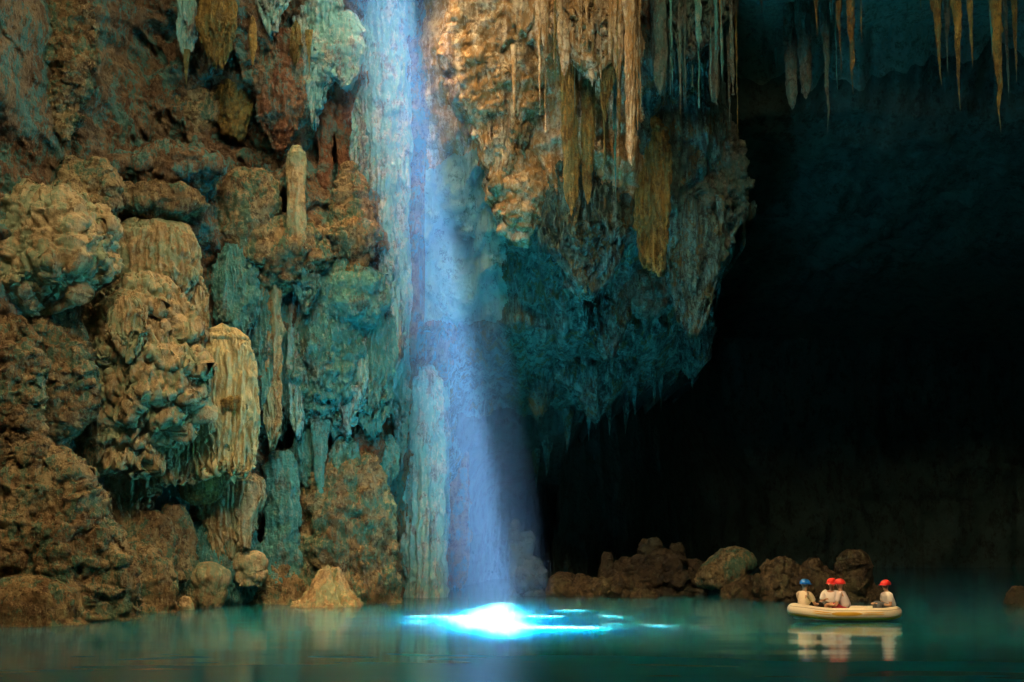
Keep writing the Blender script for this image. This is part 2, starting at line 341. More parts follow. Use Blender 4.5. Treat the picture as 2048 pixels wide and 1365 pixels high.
def surf(zt, zb, x0, x1, Y, R, prof, sq=.75, fl=.06, flf=2.6, lump=.1, rgh=.08, fringe=0., tiers=0, ta=.25, seed=0, res=.045, sway=.15, tilt=0., irr=.34):
    L = zt - zb
    nth = int(np.clip(2 * math.pi * R / res, 20, 420)); nz = int(np.clip(L / res / (1.4 if fl > .08 else 1), 16, 420))
    th = np.arange(nth) / nth * 2 * math.pi
    t = np.linspace(0, 1, nz); p = np.array(PR[prof]) if isinstance(prof, str) else np.array(prof)
    ts = np.unique(np.concatenate([t, np.linspace(0, .12, 14)])) if p[0, 1] < .2 else t
    T, TH = np.meshgrid(ts, th, indexing='ij')
    r = R * np.interp(T, p[:, 0], p[:, 1])
    sx = seed * 7.31
    cs, sn = np.cos(TH), np.sin(TH)
    zz = zt - L * T
    r = r * (1 + irr * fbm(cs * 1.1 + sx, sn * 1.1, zz * .55 / max(R, .3), 1, 4, seed, .55))
    if tiers:
        jag = .2 * fbm(cs * R + sx, sn * R, zz * 0, 2.2, 3, seed + 14, .6, True)
        q = T * tiers + .8 * fbm(cs * 1.3 + sx, sn * 1.3, zz * .3, 1., 3, seed + 4) + jag; f = q - np.floor(q)
        r = r * (1 - ta * .6 + ta * 1.5 * f ** .55 * (1 - sst(.93, 1, f))) * (.85 + .3 * T)
    if fringe:
        F = .5 + .5 * fbm(cs * R * 2.4 + sx, sn * R * 2.4, cs * 0, 1.6, 3, seed + 9, .6)
        F = np.clip(F * 1.5 - .25, 0, 1)
        zz = zz + L * fringe * F * sst(.35, 1, T)
        r = r * (1 - .35 * sst(.6, 1, T) * F)
    cxn = sway * R * fbm(zz * .25 + sx, zz * 0, zz * 0, 1 / max(R, .4), 2, seed + 2)
    X = x0 + (x1 - x0) * T + cxn + r * cs; Yv = Y + sq * r * sn + tilt * (T - .5); Z = zz
    P = np.stack([X, Yv, Z], -1)
    gt = np.gradient(P, axis=0); Pw = np.concatenate([P[:, -1:], P, P[:, :1]], 1); gh = (Pw[:, 2:] - Pw[:, :-2]) / 2
    nn = np.cross(gh, gt); ln = np.linalg.norm(nn, axis=-1, keepdims=True); nn = nn / np.maximum(ln, 1e-9)
    out = np.stack([cs, sn, cs * 0], -1)
    bad = ln[..., 0] < 1e-7; nn[bad] = out[bad] * 0 + np.array([0, 0, 1.])
    sgn = np.sign((nn * out).sum(-1).mean()); nn = nn * (1 if sgn >= 0 else -1)
    side = 1 - np.clip(nn[..., 2], 0, 1) ** 1.5
    tw = (.45 + 1.3 * (1 - f)) if tiers else 1.
    d = 0
    wob = .12 * fbm(X + sx, Yv, Z, 1.3, 2, seed + 3)
    if fl: d = d + fl * tw * -side * (fbm(X + wob + sx, Yv, Z * .035, flf, 2, seed + 5, .55, True) + .6 * fbm(X + wob, Yv + sx, Z * .03, flf * 2.4, 1, seed + 6, .5, True))
    if lump: d = d + lump * (cells(X + sx + wob, Yv, Z, 1.7, seed + 7) + .6 * cells(X, Yv + sx, Z, 3.6, seed + 8) + .3 * cells(X, Yv, Z + sx, 8., seed + 11)) * (.35 + .9 * np.clip(.5 + fbm(X + sx, Yv, Z, .5, 2, seed + 12), 0, 1))
    if rgh: d = d + rgh * fbm(X + sx, Yv, Z, 1.5, 6, seed + 10, .66)
    d = d * np.minimum(1, r / max(.3 * R, .02))[..., ] if prof in ('spike',) else d
    P = P + nn * np.asarray(d)[..., None]
    return P
def close_mesh(name, P, m, parent=None):
    nr, nc = P.shape[:2]
    V = P.reshape(-1, 3); top = P[0].mean(0); bot = P[-1].mean(0)
    n = len(V); V = np.vstack([V, top, bot])
    F = grid_faces(nr, nc, True); j = np.arange(nc); k = (j + 1) % nc
    T4 = np.stack([np.full(nc, n), j, k, k], -1); B4 = np.stack([np.full(nc, n + 1), (nr - 1) * nc + k, (nr - 1) * nc + j, j * 0], -1)
    me = bpy.data.meshes.new(name)
    loops = np.concatenate([F.ravel(), T4[:, :3].ravel(), B4[:, :3].ravel()]).astype(np.int32)
    starts = np.concatenate([np.arange(len(F)) * 4, len(F) * 4 + np.arange(2 * nc) * 3]).astype(np.int32)
    me.vertices.add(len(V)); me.vertices.foreach_set('co', V.astype(np.float32).ravel())
    me.loops.add(len(loops)); me.loops.foreach_set('vertex_index', loops)
    me.polygons.add(len(starts)); me.polygons.foreach_set('loop_start', starts)
    me.update(calc_edges=True); me.validate()
    me.polygons.foreach_set('use_smooth', np.ones(len(me.polygons), dtype=bool))
    me.materials.append(m); o = bpy.data.objects.new(name, me); C.objects.link(o)
    if parent: o.parent = parent
    return o
_seed = [10]
def form(name, cat, label, prof, m, u, v0, v1, w, off=.0, u1=None, group=None, Y=None, **k):
    k.setdefault('sq', .55)
    k['lump'] = k.get('lump', .1) * (1.5 if k.get('lump', .1) < .15 else .95)
    if name == 'limestone_mass': k['tiers'] = 0; k['irr'] = .5
    if k.get('fl', .06) > .08: k['res'] = .034; k['flf'] = k.get('flf', 4.6)
    k['rgh'] = k.get('rgh', .08) * (3.2 if m in ('brown', 'teal', 'red', 'wall') else 2.1); k['fl'] = k.get('fl', .06) * 1.3
    if prof == 'boulder' and v1 < 1150: prof = 'knob'
    if prof in ('bulb', 'drape', 'dome', 'mush', 'knob', 'column'): k['fringe'] = max(k.get('fringe', 0), .22)
    _seed[0] += 1
    if Y is None: Y = wallY(u, .5 * v0 + .5 * v1) - off
    R = w / 2 / ppm((v0 + v1) / 2, Y); a = at(u, v0, Y); b = at(u if u1 is None else u1, v1, Y)
    P = surf(a[2], b[2], a[0], b[0], Y, R, prof, seed=_seed[0], **k)
    return tag(close_mesh(name, P, M[m]), label, cat, group, 'thing')

# walls: (name, category, label, profile, material, u, v0, v1, width, forward offset, options)
D_ = dict
WALLS = [
 # far left, bottom to top
 ('limestone_mass','rock','huge knobbly brown limestone mass at the lower left waterline','boulder','brown',70,915,1262,330,.6,D_(lump=.3,rgh=.22,fl=.03,tiers=3,ta=.22)),
 ('limestone_mass','rock','rounded dull brown rock hump right of the huge knobbly mass at the waterline','boulder','brown',176,1085,1250,140,1.3,D_(lump=.2,rgh=.12,fl=.02)),
 ('limestone_mass','rock','pale pinkish rock foot where the lower left mass meets the water','boulder','brown',60,1165,1262,190,2.0,D_(lump=.2,rgh=.1,fl=.02)),
 ('limestone_mass','rock','lumpy rock stack climbing the left picture edge above the huge knobbly mass','boulder','brown',10,640,1000,150,.5,D_(lump=.3,rgh=.2,tiers=4,ta=.3,fl=.03)),
 ('limestone_mass','rock','knobbly brown rock spur left of the stepped flowstone fall','boulder','brown',105,635,930,130,.35,D_(lump=.26,rgh=.18,fl=.02,tiers=3,ta=.25)),
 ('limestone_mass','rock','large pale crusty rock shoulder high on the left side','boulder','tan',85,385,650,270,.2,D_(lump=.26,rgh=.32,fl=.0,sway=.5)),
 ('limestone_mass','rock','small cream knob of rock above the pale crusty shoulder','boulder','brown',165,330,470,120,.5,D_(lump=.2,rgh=.15,fl=.02)),
 ('limestone_mass','rock','long brown rock rib running down the upper left wall','bulb','brown',130,-30,300,90,.4,D_(lump=.12,rgh=.2,fl=.05)),
 ('limestone_mass','rock','smooth grey brown boulder set in the teal ledges','bulb','brown',395,170,285,105,-.1,D_(lump=.02,rgh=.1,fl=0,irr=.5)),
 ('limestone_mass','rock','rough teal glow painted ledge under the smooth grey brown boulder','bulb','wall',330,300,400,230,.3,D_(lump=.12,rgh=.2,fl=.02,tiers=3,ta=.3)),
 ('limestone_mass','rock','brown overhanging rock lip above the domed top flowstone','bulb','brown',310,370,455,210,.5,D_(lump=.06,rgh=.16,fl=.02)),
 # flowstones
 ('flowstone','flowstone','broad smooth dome of flowstone under the brown overhanging lip','dome','tan',300,445,650,205,.45,D_(lump=.05,rgh=.12,fl=.1,fringe=.35,irr=.4)),
 ('flowstone','flowstone','fluted side lobe hanging right of the broad smooth dome','dome','tan',372,500,640,60,.8,D_(lump=.04,rgh=.05,fl=.09,fringe=.25)),
 ('flowstone','flowstone','stepped wedding cake flowstone fall with teal right edge','dome','tan',285,560,900,190,.95,D_(lump=.13,rgh=.13,fl=.13,tiers=3.3,ta=.26,fringe=.25,irr=.45)),
 ('flowstone','flowstone','knobbly lower skirt of the stepped flowstone fall','dome','tan',240,770,985,170,1.0,D_(lump=.1,rgh=.08,fl=.15,tiers=3,ta=.3,fringe=.4)),
 ('flowstone','flowstone','yellow topped flowstone bell with long fluted green skirt','dome','pale',447,654,985,146,1.7,D_(lump=.02,rgh=.04,fl=.12,fringe=.2,irr=.18)),
 ('flowstone','flowstone','narrow fluted apron between the stepped fall and the yellow topped bell','dome','tan',352,770,990,110,1.1,D_(lump=.05,rgh=.05,fl=.12,fringe=.25)),
 ('flowstone','flowstone','orange tipped toadstool of flowstone on the front of the yellow topped bell','mush','yellow',462,800,860,44,2.1,D_(lump=.08,rgh=.06,fl=.1,fringe=.5,irr=.5)),
 ('flowstone','flowstone','pale tan shelf with ribbed fringe below the yellow topped bell','mush','tan',462,940,1160,130,1.3,D_(lump=.06,rgh=.06,fl=.1,fringe=.15,u1=455)),
 ('flowstone','flowstone','orange brown cushion of rock leaning on the ribbed shelf','boulder','yellow',405,920,1010,75,1.4,D_(lump=.12,rgh=.06,fl=.02)),
 ('flowstone','flowstone','lip of cream flowstone curling right off the ribbed shelf','mush','tan',490,985,1110,50,1.6,D_(lump=.05,rgh=.05,fl=.07,fringe=.2)),
 ('flowstone','flowstone','grey ribbed flowstone wall under the ribbed shelf','dome','teal',440,1040,1225,150,.8,D_(lump=.05,rgh=.1,fl=.09,fringe=.1)),
 # low rocks by the water, left
 ('boulder','rock','dark cauliflower pillar of rock beside the ribbed shelf','boulder','brown',352,1015,1222,62,1.2,D_(lump=.2,rgh=.06,fl=0)),
 ('boulder','rock','two humped knobbly rock above the lion sized mound','boulder','brown',300,1030,1160,85,1.0,D_(lump=.16,rgh=.08,fl=0,tiers=2,ta=.4)),
 ('boulder','rock','big tan mound with combed surface standing in the water left','boulder','brown',278,1088,1232,125,1.8,D_(lump=.12,rgh=.1,fl=.03)),
 ('boulder','rock','small bright topped rock at the waterline under the ribbed shelf','mush','tan',422,1140,1222,62,1.6,D_(lump=.14,rgh=.06,fl=.02)),
 ('boulder','rock','ring shaped cream knob right of the small bright topped rock','mush','tan',500,1110,1175,48,1.2,D_(lump=.14,rgh=.06,fl=.02)),
 ('boulder','rock','tiny pointed pebble stack in the water beside the big tan mound','cone','brown',332,1180,1226,26,2.0,D_(lump=.1,rgh=.05,fl=0)),
 ('boulder','rock','tiny round rock poking from the water below the ribbed shelf','boulder','tan',372,1198,1226,22,2.0,D_(lump=.05,rgh=.05,fl=0)),
 # middle columns
 ('rock_column','column','slim brown column with dark slot left of the teal drapery wall','column','tan',545,470,930,46,.6,D_(lump=.03,rgh=.06,fl=.1)),
 ('rock_column','column','slim green ribbed column just right of the brown one','column','col',592,520,900,40,.6,D_(lump=.02,rgh=.05,fl=.09)),
 ('rock_column','column','olive fluted drapery between the yellow topped bell and the slim brown column','drape','teal',470,490,720,100,.3,D_(lump=.04,rgh=.08,fl=.12,fringe=.25)),
 ('stalagmite','stalagmite','capped pale green finger of rock on the brown mid wall','pillar','tan',592,292,500,44,.9,D_(lump=.03,rgh=.04,fl=.06)),
 ('flowstone','flowstone','rounded tan hump left of the capped green finger','dome','brown',500,345,520,110,.45,D_(lump=.08,rgh=.12,fl=.05)),
 ('flowstone','flowstone','broad lumpy brown band of rock over the slim columns','bulb','brown',560,440,600,190,.35,D_(lump=.12,rgh=.12,fl=.06,fringe=.3)),
 ('rock_column','column','brown fluted curtain high on the left of the sunbeam','drape','red',560,60,330,90,.3,D_(lump=.05,rgh=.1,fl=.1,fringe=.2)),
 ('rock_column','column','pale knotted rock trunk beside the upper sunbeam','drape','col',628,-90,290,90,.5,D_(lump=.12,rgh=.12,fl=.1,fringe=.4)),
 ('rock_column','column','thin rosy brown rib left of the sunbeam column','column','red',650,190,420,36,.7,D_(lump=.05,rgh=.06,fl=.07)),
 ('rock_column','column','second thin rosy brown rib next to the sunbeam column','column','red',688,170,430,32,.8,D_(lump=.05,rgh=.06,fl=.07)),
 ('flowstone','flowstone','pinkish knotted knob at the end of the pale rock trunk','bulb','col',690,30,190,64,.9,D_(lump=.12,rgh=.08,fl=.05)),
 ('flowstone','flowstone','pointed brown mound of knobs beside the sunbeam','cone','brown',700,330,480,100,.5,D_(lump=.16,rgh=.12,fl=.03,irr=.5)),
 ('flowstone','flowstone','orange brown toadstool ledge under the pointed mound','mush','brown',705,450,560,96,.7,D_(lump=.1,rgh=.12,fl=.1,fringe=.5,irr=.5)),
 ('flowstone','flowstone','mottled brown and green rock face below the toadstool ledge','bulb','teal',690,530,700,150,.4,D_(lump=.12,rgh=.12,fl=.05)),
 ('rock_column','column','great fluted column standing in the sunbeam','column','col',768,-30,860,118,-.2,D_(lump=.03,rgh=.06,fl=.16,flf=2.2)),
 ('rock_column','column','broad ribbed shaft at the top of the sunbeam column','drape','col',775,-60,150,130,-.4,D_(lump=.04,rgh=.08,fl=.12)),
 ('rock_column','column','reddish slender spindle behind the sunbeam column','bulb','red',826,470,730,26,.2,D_(lump=.02,rgh=.04,fl=.02)),
 ('rock_column','column','rusty oval recess stone between the flutes of the great column','bulb','red',770,500,620,50,.1,D_(lump=.05,rgh=.1,fl=.06)),
 ('drapery','drapery','bright teal glow painted drapery wall right of the slim columns','drape','teal',655,590,900,150,.75,D_(lump=.12,rgh=.14,fl=.12,fringe=.3)),
 ('drapery','drapery','fine ribbed teal drapery on the lower left of the great column','drape','teal',740,590,900,110,.9,D_(lump=.04,rgh=.06,fl=.14,fringe=.25)),
 ('drapery','drapery','long dangling green drip strand in front of the lower brown slope','spike','teal',640,840,1065,34,1.3,D_(lump=.02,rgh=.03,fl=.05)),
 ('drapery','drapery','short pair of green drips left of the long dangling strand','drape','teal',610,820,1000,56,1.0,D_(lump=.03,rgh=.03,fl=.1,fringe=.5)),
 ('drapery','drapery','green bearded drip cluster hanging beside the bulbous column','drape','teal',768,870,1010,60,1.0,D_(lump=.05,rgh=.05,fl=.1,fringe=.5)),
 ('flowstone','flowstone','rusty red hollow between the teal draperies','bulb','red',735,830,960,56,.8,D_(lump=.08,rgh=.08,fl=.06)),
 ('rock_column','column','bulbous fluted column with red cap at the foot of the sunbeam','pillar','col',846,725,1215,100,.9,D_(lump=.02,rgh=.05,fl=.15,flf=2.2,sway=.05)),
 ('rock_column','column','faint blue grey pillar behind the bulbous column','column','col',875,480,1200,60,.0,D_(lump=.02,rgh=.06,fl=.1)),
 ('rock_column','column','dim orange freckled pillar right behind the bulbous column','column','red',912,880,1200,56,.4,D_(lump=.05,rgh=.06,fl=.06)),
 ('flowstone','flowstone','wide brown flowstone slope streaked with green above the lone rock','boulder','brown',690,905,1225,200,.6,D_(lump=.08,rgh=.16,fl=.07)),
 ('flowstone','flowstone','green glow painted stump with pointed foot left of the brown slope','pillar','teal',565,905,1225,74,.7,D_(lump=.05,rgh=.1,fl=.08)),
 ('flowstone','flowstone','low dark brown apron at the waterline behind the lone rock','boulder','brown',560,1110,1225,150,.1,D_(lump=.08,rgh=.12,fl=.06)),
 # draperies of the top left
 ('drapery','drapery','white tasselled drip cluster at the upper left','drape','col',372,-30,135,44,.8,D_(lump=.04,rgh=.04,fl=.1,fringe=.5)),
 ('drapery','drapery','brown drip tail under the white tasselled cluster','spike','yellow',373,100,172,18,1.0,D_(lump=.0,rgh=.02,fl=.03)),
 ('drapery','drapery','ochre green ribbed curtain left of the leaf shaped drip','drape','yellow',435,-40,160,80,.6,D_(lump=.05,rgh=.06,fl=.1,fringe=.5)),
 ('drapery','drapery','leaf shaped ochre drip at the top left centre','bulb','yellow',505,30,140,24,.9,D_(lump=.0,rgh=.02,fl=.04)),
 ('drapery','drapery','fat ochre drip bundle right of the leaf shaped drip','drape','yellow',592,40,150,34,.9,D_(lump=.0,rgh=.03,fl=.07,fringe=.5)),
 ('drapery','drapery','thin yellow drip with needle tip beside the fat ochre bundle','spike','yellow',618,60,165,16,1.0,D_(lump=.0,rgh=.02,fl=.03)),
 ('drapery','drapery','mossy green ochre rock drape below the ribbed curtain','drape','yellow',470,130,300,70,.3,D_(lump=.08,rgh=.1,fl=.08,fringe=.4)),
 # hanging mass, warm part
 ('flowstone','flowstone','cream orange rock buttress at the top centre','bulb','cream',1000,-160,430,210,-.25,D_(lump=.1,rgh=.22,fl=.05,irr=.5)),
 ('drapery','drapery','yellow jellyfish shaped drapery on the cream buttress','drape','yellow',938,128,305,60,1.2,D_(lump=.0,rgh=.03,fl=.08,fringe=.45)),
 ('drapery','drapery','thin straw coloured drip line down the cream buttress','spike','cream',1028,90,255,12,1.6,D_(lump=.0,rgh=.01,fl=.01)),
 ('flowstone','flowstone','orange flecked rock nose at the lower end of the cream buttress','bulb','cream',1040,290,500,120,-.05,D_(lump=.12,rgh=.16,fl=.0)),
 ('flowstone','flowstone','bright turquoise rock ledge beside the sunbeam','boulder','aqua',915,430,660,140,-.3,D_(lump=.06,rgh=.2,fl=.06,irr=.6)),  # pool light painted into the colour of ledge and slab
 ('flowstone','flowstone','cyan glow painted rock slab above the turquoise ledge','bulb','aqua',935,300,480,120,-.35,D_(lump=.08,rgh=.22,fl=.08,irr=.6)),
 ('drapery','drapery','long olive fluted drapery sheet at the centre right','dome','yellow',1308,235,580,74,.7,D_(lump=.02,rgh=.05,fl=.14,fringe=.3,irr=.2)),
 ('flowstone','flowstone','lumpy grey knot hanging under the long olive drapery sheet','bulb','grey',1290,540,650,80,.6,D_(lump=.14,rgh=.08,fl=.06,fringe=.3)),
 ('flowstone','flowstone','dark teal rounded rock bulge on the right rim of the hanging mass','bulb','grey',1435,240,560,130,.1,D_(lump=.1,rgh=.26,fl=.12,irr=.55,fringe=.5)),
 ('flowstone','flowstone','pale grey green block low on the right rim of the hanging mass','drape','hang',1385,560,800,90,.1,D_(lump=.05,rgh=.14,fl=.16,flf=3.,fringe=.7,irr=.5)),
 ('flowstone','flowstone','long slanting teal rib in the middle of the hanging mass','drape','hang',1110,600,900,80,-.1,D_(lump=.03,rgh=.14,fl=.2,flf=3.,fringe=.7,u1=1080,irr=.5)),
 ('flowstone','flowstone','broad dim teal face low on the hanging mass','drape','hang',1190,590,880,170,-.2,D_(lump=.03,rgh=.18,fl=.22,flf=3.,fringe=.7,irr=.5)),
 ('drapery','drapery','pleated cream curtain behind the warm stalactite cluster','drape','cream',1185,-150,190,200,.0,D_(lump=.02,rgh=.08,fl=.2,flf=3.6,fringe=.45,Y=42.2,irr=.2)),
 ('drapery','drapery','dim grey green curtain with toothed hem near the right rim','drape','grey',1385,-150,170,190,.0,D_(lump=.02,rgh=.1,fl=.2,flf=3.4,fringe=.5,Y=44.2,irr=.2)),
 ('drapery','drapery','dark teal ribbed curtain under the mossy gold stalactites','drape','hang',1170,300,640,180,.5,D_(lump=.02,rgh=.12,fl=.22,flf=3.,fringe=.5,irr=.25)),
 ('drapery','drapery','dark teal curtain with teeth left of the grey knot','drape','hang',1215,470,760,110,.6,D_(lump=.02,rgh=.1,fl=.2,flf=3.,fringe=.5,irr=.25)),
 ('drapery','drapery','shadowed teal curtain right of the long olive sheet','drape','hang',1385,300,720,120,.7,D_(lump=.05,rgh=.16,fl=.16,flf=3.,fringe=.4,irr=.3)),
 ('drapery','drapery','ribbed tan curtain under the large pale crusty shoulder','drape','brown',150,600,800,120,.3,D_(lump=.06,rgh=.1,fl=.14,fringe=.45)),
 ('drapery','drapery','brown pleated curtain below the knobbly lower skirt','drape','tan',262,880,1100,110,.6,D_(lump=.02,rgh=.06,fl=.14,fringe=.5)),
 ('drapery','drapery','green brown pleated strip under the narrow fluted apron','drape','teal',345,900,1110,80,.7,D_(lump=.02,rgh=.06,fl=.14,fringe=.5)),
 ('drapery','drapery','thin teal pleats between the two slim columns','drape','teal',570,500,880,40,.3,D_(lump=.0,rgh=.04,fl=.12,fringe=.4)),
 ('drapery','drapery','mid wall teal glow painted curtain under the broad lumpy band','drape','teal',520,560,860,70,.2,D_(lump=.02,rgh=.08,fl=.14,fringe=.5)),
 ('drapery','drapery','rust and teal curtain beneath the mottled rock face','drape','col',700,640,900,100,.9,D_(lump=.02,rgh=.08,fl=.16,fringe=.5)),
 ('drapery','drapery','long ribbed curtain on the left edge of the great column','drape','col',715,200,560,50,.5,D_(lump=.0,rgh=.05,fl=.14,fringe=.4)),
 ('drapery','drapery','short pleated skirt under the broad smooth dome','drape','tan',250,590,740,90,1.3,D_(lump=.02,rgh=.05,fl=.13,fringe=.5)),
 ('drapery','drapery','pleated skirt on the right shoulder of the stepped fall','drape','col',350,640,800,64,1.5,D_(lump=.02,rgh=.05,fl=.13,fringe=.5)),
 ('drapery','drapery','long thin pleats falling from the fluted side lobe','drape','tan',395,560,740,56,1.0,D_(lump=.02,rgh=.05,fl=.13,fringe=.5)),
 ('drapery','drapery','brown pleats left of the knobbly lower skirt','drape','brown',190,760,960,70,1.0,D_(lump=.03,rgh=.06,fl=.12,fringe=.5)),
 ('drapery','drapery','teal pleats under the mottled brown and green face','drape','teal',635,600,790,70,1.1,D_(lump=.02,rgh=.05,fl=.13,fringe=.5)),
 ('drapery','drapery','fine aqua pleats on the left flank of the bulbous column','drape','teal',800,620,960,50,.9,D_(lump=.0,rgh=.04,fl=.12,fringe=.4)),
 ('drapery','drapery','dim pleated drape over the brown slope','drape','teal',690,870,1040,80,1.2,D_(lump=.0,rgh=.05,fl=.12,fringe=.6)),
 ('drapery','drapery','brown green pleats below the capped green finger','drape','teal',610,500,660,60,1.0,D_(lump=.0,rgh=.05,fl=.12,fringe=.6)),
 ('drapery','drapery','pale ribbed curtain hanging left of the pale rock trunk','drape','col',545,-120,110,70,.6,D_(lump=.02,rgh=.05,fl=.13,fringe=.55)),
]
for n_, c_, l_, p_, m_, u_, a_, b_, w_, o_, k_ in WALLS:
    form(n_, c_, l_, p_, m_, u_, a_, b_, w_, o_, **k_)

# ------------------------------------------------------------------ stalactites: (u, tip v, width, depth, profile, material, label)
STAL = [
 (1090,95,42,42.6,'blunt','cream','thick cream stalactite with flat broken end at the left of the cluster'),
 (1105,178,26,42.2,'spike','yellow','ochre spike hanging below the thick cream stalactite'),
 (1128,150,34,41.8,'blunt','cream','bright ivory fluted stalactite second in the top cluster'),
 (1122,242,30,42.4,'spike','yellow','golden green spike under the bright ivory stalactite'),
 (1160,110,36,41.9,'blunt','cream','grey ivory stalactite with slots in the top cluster'),
 (1150,238,14,42.3,'spike','col','thin blue grey drip below the slotted ivory stalactite'),
 (1165,165,30,42.6,'drape','yellow','short golden drip bundle below the slotted ivory stalactite'),
 (1185,175,28,42.0,'blunt','cream','slim white stalactite at the middle of the top cluster'),
 (1215,290,56,42.2,'drape','yellow','broad amber stalactite with ragged sides in the cluster'),
 (1208,372,22,42.6,'spike','yellow','dim olive spike tip under the broad amber stalactite'),
 (1238,230,44,41.8,'drape','cream','fluted peach stalactite against the tall white one'),
 (1262,330,28,41.4,'blunt','cream','tall smooth white stalactite at the right of the warm cluster'),
 (1240,335,26,42.3,'spike','yellow','amber spike just left of the tall white tip'),
 (1232,430,26,43.0,'spike','teal','teal spike behind and below the amber spike'),
 (1142,435,42,43.0,'blunt','yellow','longest mossy gold stalactite with rounded tip'),
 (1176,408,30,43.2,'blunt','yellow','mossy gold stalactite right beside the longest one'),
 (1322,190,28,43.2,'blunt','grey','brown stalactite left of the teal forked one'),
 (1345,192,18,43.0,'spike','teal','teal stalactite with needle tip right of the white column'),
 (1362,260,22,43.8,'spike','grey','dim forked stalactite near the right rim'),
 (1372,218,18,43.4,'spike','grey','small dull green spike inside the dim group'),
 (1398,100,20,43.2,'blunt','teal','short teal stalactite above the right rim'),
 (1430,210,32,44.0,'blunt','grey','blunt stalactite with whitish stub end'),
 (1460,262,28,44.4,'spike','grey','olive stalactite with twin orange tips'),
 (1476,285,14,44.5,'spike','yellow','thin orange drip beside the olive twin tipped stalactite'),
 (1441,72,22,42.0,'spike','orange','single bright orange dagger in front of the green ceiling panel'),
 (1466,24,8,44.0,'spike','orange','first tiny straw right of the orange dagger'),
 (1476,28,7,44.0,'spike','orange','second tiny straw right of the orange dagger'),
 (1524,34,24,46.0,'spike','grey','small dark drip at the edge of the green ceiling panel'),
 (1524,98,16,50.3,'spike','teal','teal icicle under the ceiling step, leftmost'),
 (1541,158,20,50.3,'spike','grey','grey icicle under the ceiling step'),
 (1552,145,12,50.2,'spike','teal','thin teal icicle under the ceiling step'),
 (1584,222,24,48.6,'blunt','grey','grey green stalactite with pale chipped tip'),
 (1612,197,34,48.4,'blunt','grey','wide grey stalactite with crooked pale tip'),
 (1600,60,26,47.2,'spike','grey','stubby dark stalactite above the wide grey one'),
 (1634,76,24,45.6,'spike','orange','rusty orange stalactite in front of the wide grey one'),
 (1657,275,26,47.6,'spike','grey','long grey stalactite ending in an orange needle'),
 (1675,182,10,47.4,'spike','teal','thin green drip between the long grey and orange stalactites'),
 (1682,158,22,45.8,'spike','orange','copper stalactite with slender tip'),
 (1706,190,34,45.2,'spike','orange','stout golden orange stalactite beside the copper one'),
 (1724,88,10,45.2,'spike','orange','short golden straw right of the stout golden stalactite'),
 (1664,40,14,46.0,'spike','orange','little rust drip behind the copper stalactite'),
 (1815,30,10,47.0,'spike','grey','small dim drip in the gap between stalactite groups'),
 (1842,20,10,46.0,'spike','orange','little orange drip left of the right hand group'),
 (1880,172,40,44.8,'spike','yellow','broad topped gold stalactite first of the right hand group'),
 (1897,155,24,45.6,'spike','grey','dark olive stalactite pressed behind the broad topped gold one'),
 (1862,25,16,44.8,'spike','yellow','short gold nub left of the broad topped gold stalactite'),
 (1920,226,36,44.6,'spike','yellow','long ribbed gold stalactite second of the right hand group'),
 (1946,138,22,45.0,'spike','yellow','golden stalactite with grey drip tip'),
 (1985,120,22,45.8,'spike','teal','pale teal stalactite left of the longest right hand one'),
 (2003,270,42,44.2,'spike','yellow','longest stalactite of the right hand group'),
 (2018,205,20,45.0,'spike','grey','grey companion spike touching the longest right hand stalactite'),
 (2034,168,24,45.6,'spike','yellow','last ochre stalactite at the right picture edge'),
]
for i, (u_, vt, w_, Y_, p_, m_, l_) in enumerate(STAL):
    tip = at(u_, vt, Y_); R_ = w_ / 2 / ppm(vt, Y_); _seed[0] += 1
    zt = float(ceil_h(np.array([tip[0]]), np.array([Y_]))[0]) + .25
    P = surf(zt, tip[2], tip[0], tip[0], Y_, R_, p_, sq=.9, fl=.035 + .12 * R_, flf=4.5, lump=.05 * (p_ != 'spike'), rgh=.05, fringe=.3 if p_ == 'drape' else 0, seed=_seed[0], res=.032, sway=.35)
    tag(close_mesh('stalactite', P, M[m_]), l_, 'stalactite', 'stalactites hanging from the cave roof')

# small icicles of the ragged rims: alike, so they share one label per rim
def icicles(pts, label, group, m, Yf):
    for u_, v_, w_, ln in pts:
        Y_ = Yf(u_, v_); tip = at(u_, v_, Y_); R_ = w_ / 2 / ppm(v_, Y_); _seed[0] += 1
        P = surf(tip[2] + ln / ppm(v_, Y_), tip[2], tip[0], tip[0], Y_, R_, 'spike', sq=.9, fl=.04, flf=4.5, lump=0, rgh=.05, seed=_seed[0], res=.04, sway=.35)
        tag(close_mesh('small_stalactite', P, M[m]), label, 'stalactite', group)
rnd = random.Random(4)
ev = [e[0] for e in EDGE]; eu = [e[1] for e in EDGE]
pts = []
for v_ in (470, 540, 600, 660, 740, 790, 803, 815, 828, 842, 858, 880, 905, 930, 960):
    pts.append((float(np.interp(v_, ev, eu)) - 22 + rnd.uniform(-18, 10), v_ + rnd.uniform(10, 50), rnd.uniform(14, 30), rnd.uniform(80, 170)))
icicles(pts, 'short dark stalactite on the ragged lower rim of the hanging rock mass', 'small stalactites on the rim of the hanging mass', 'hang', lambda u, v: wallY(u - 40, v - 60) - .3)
pts = [(1082 + 8.2 * k + rnd.uniform(-6, 6), rnd.uniform(70, 290), rnd.uniform(8, 20)) for k in range(26)] + [(1300 + 8. * k + rnd.uniform(-6, 6), rnd.uniform(70, 230), rnd.uniform(8, 20)) for k in range(22)]
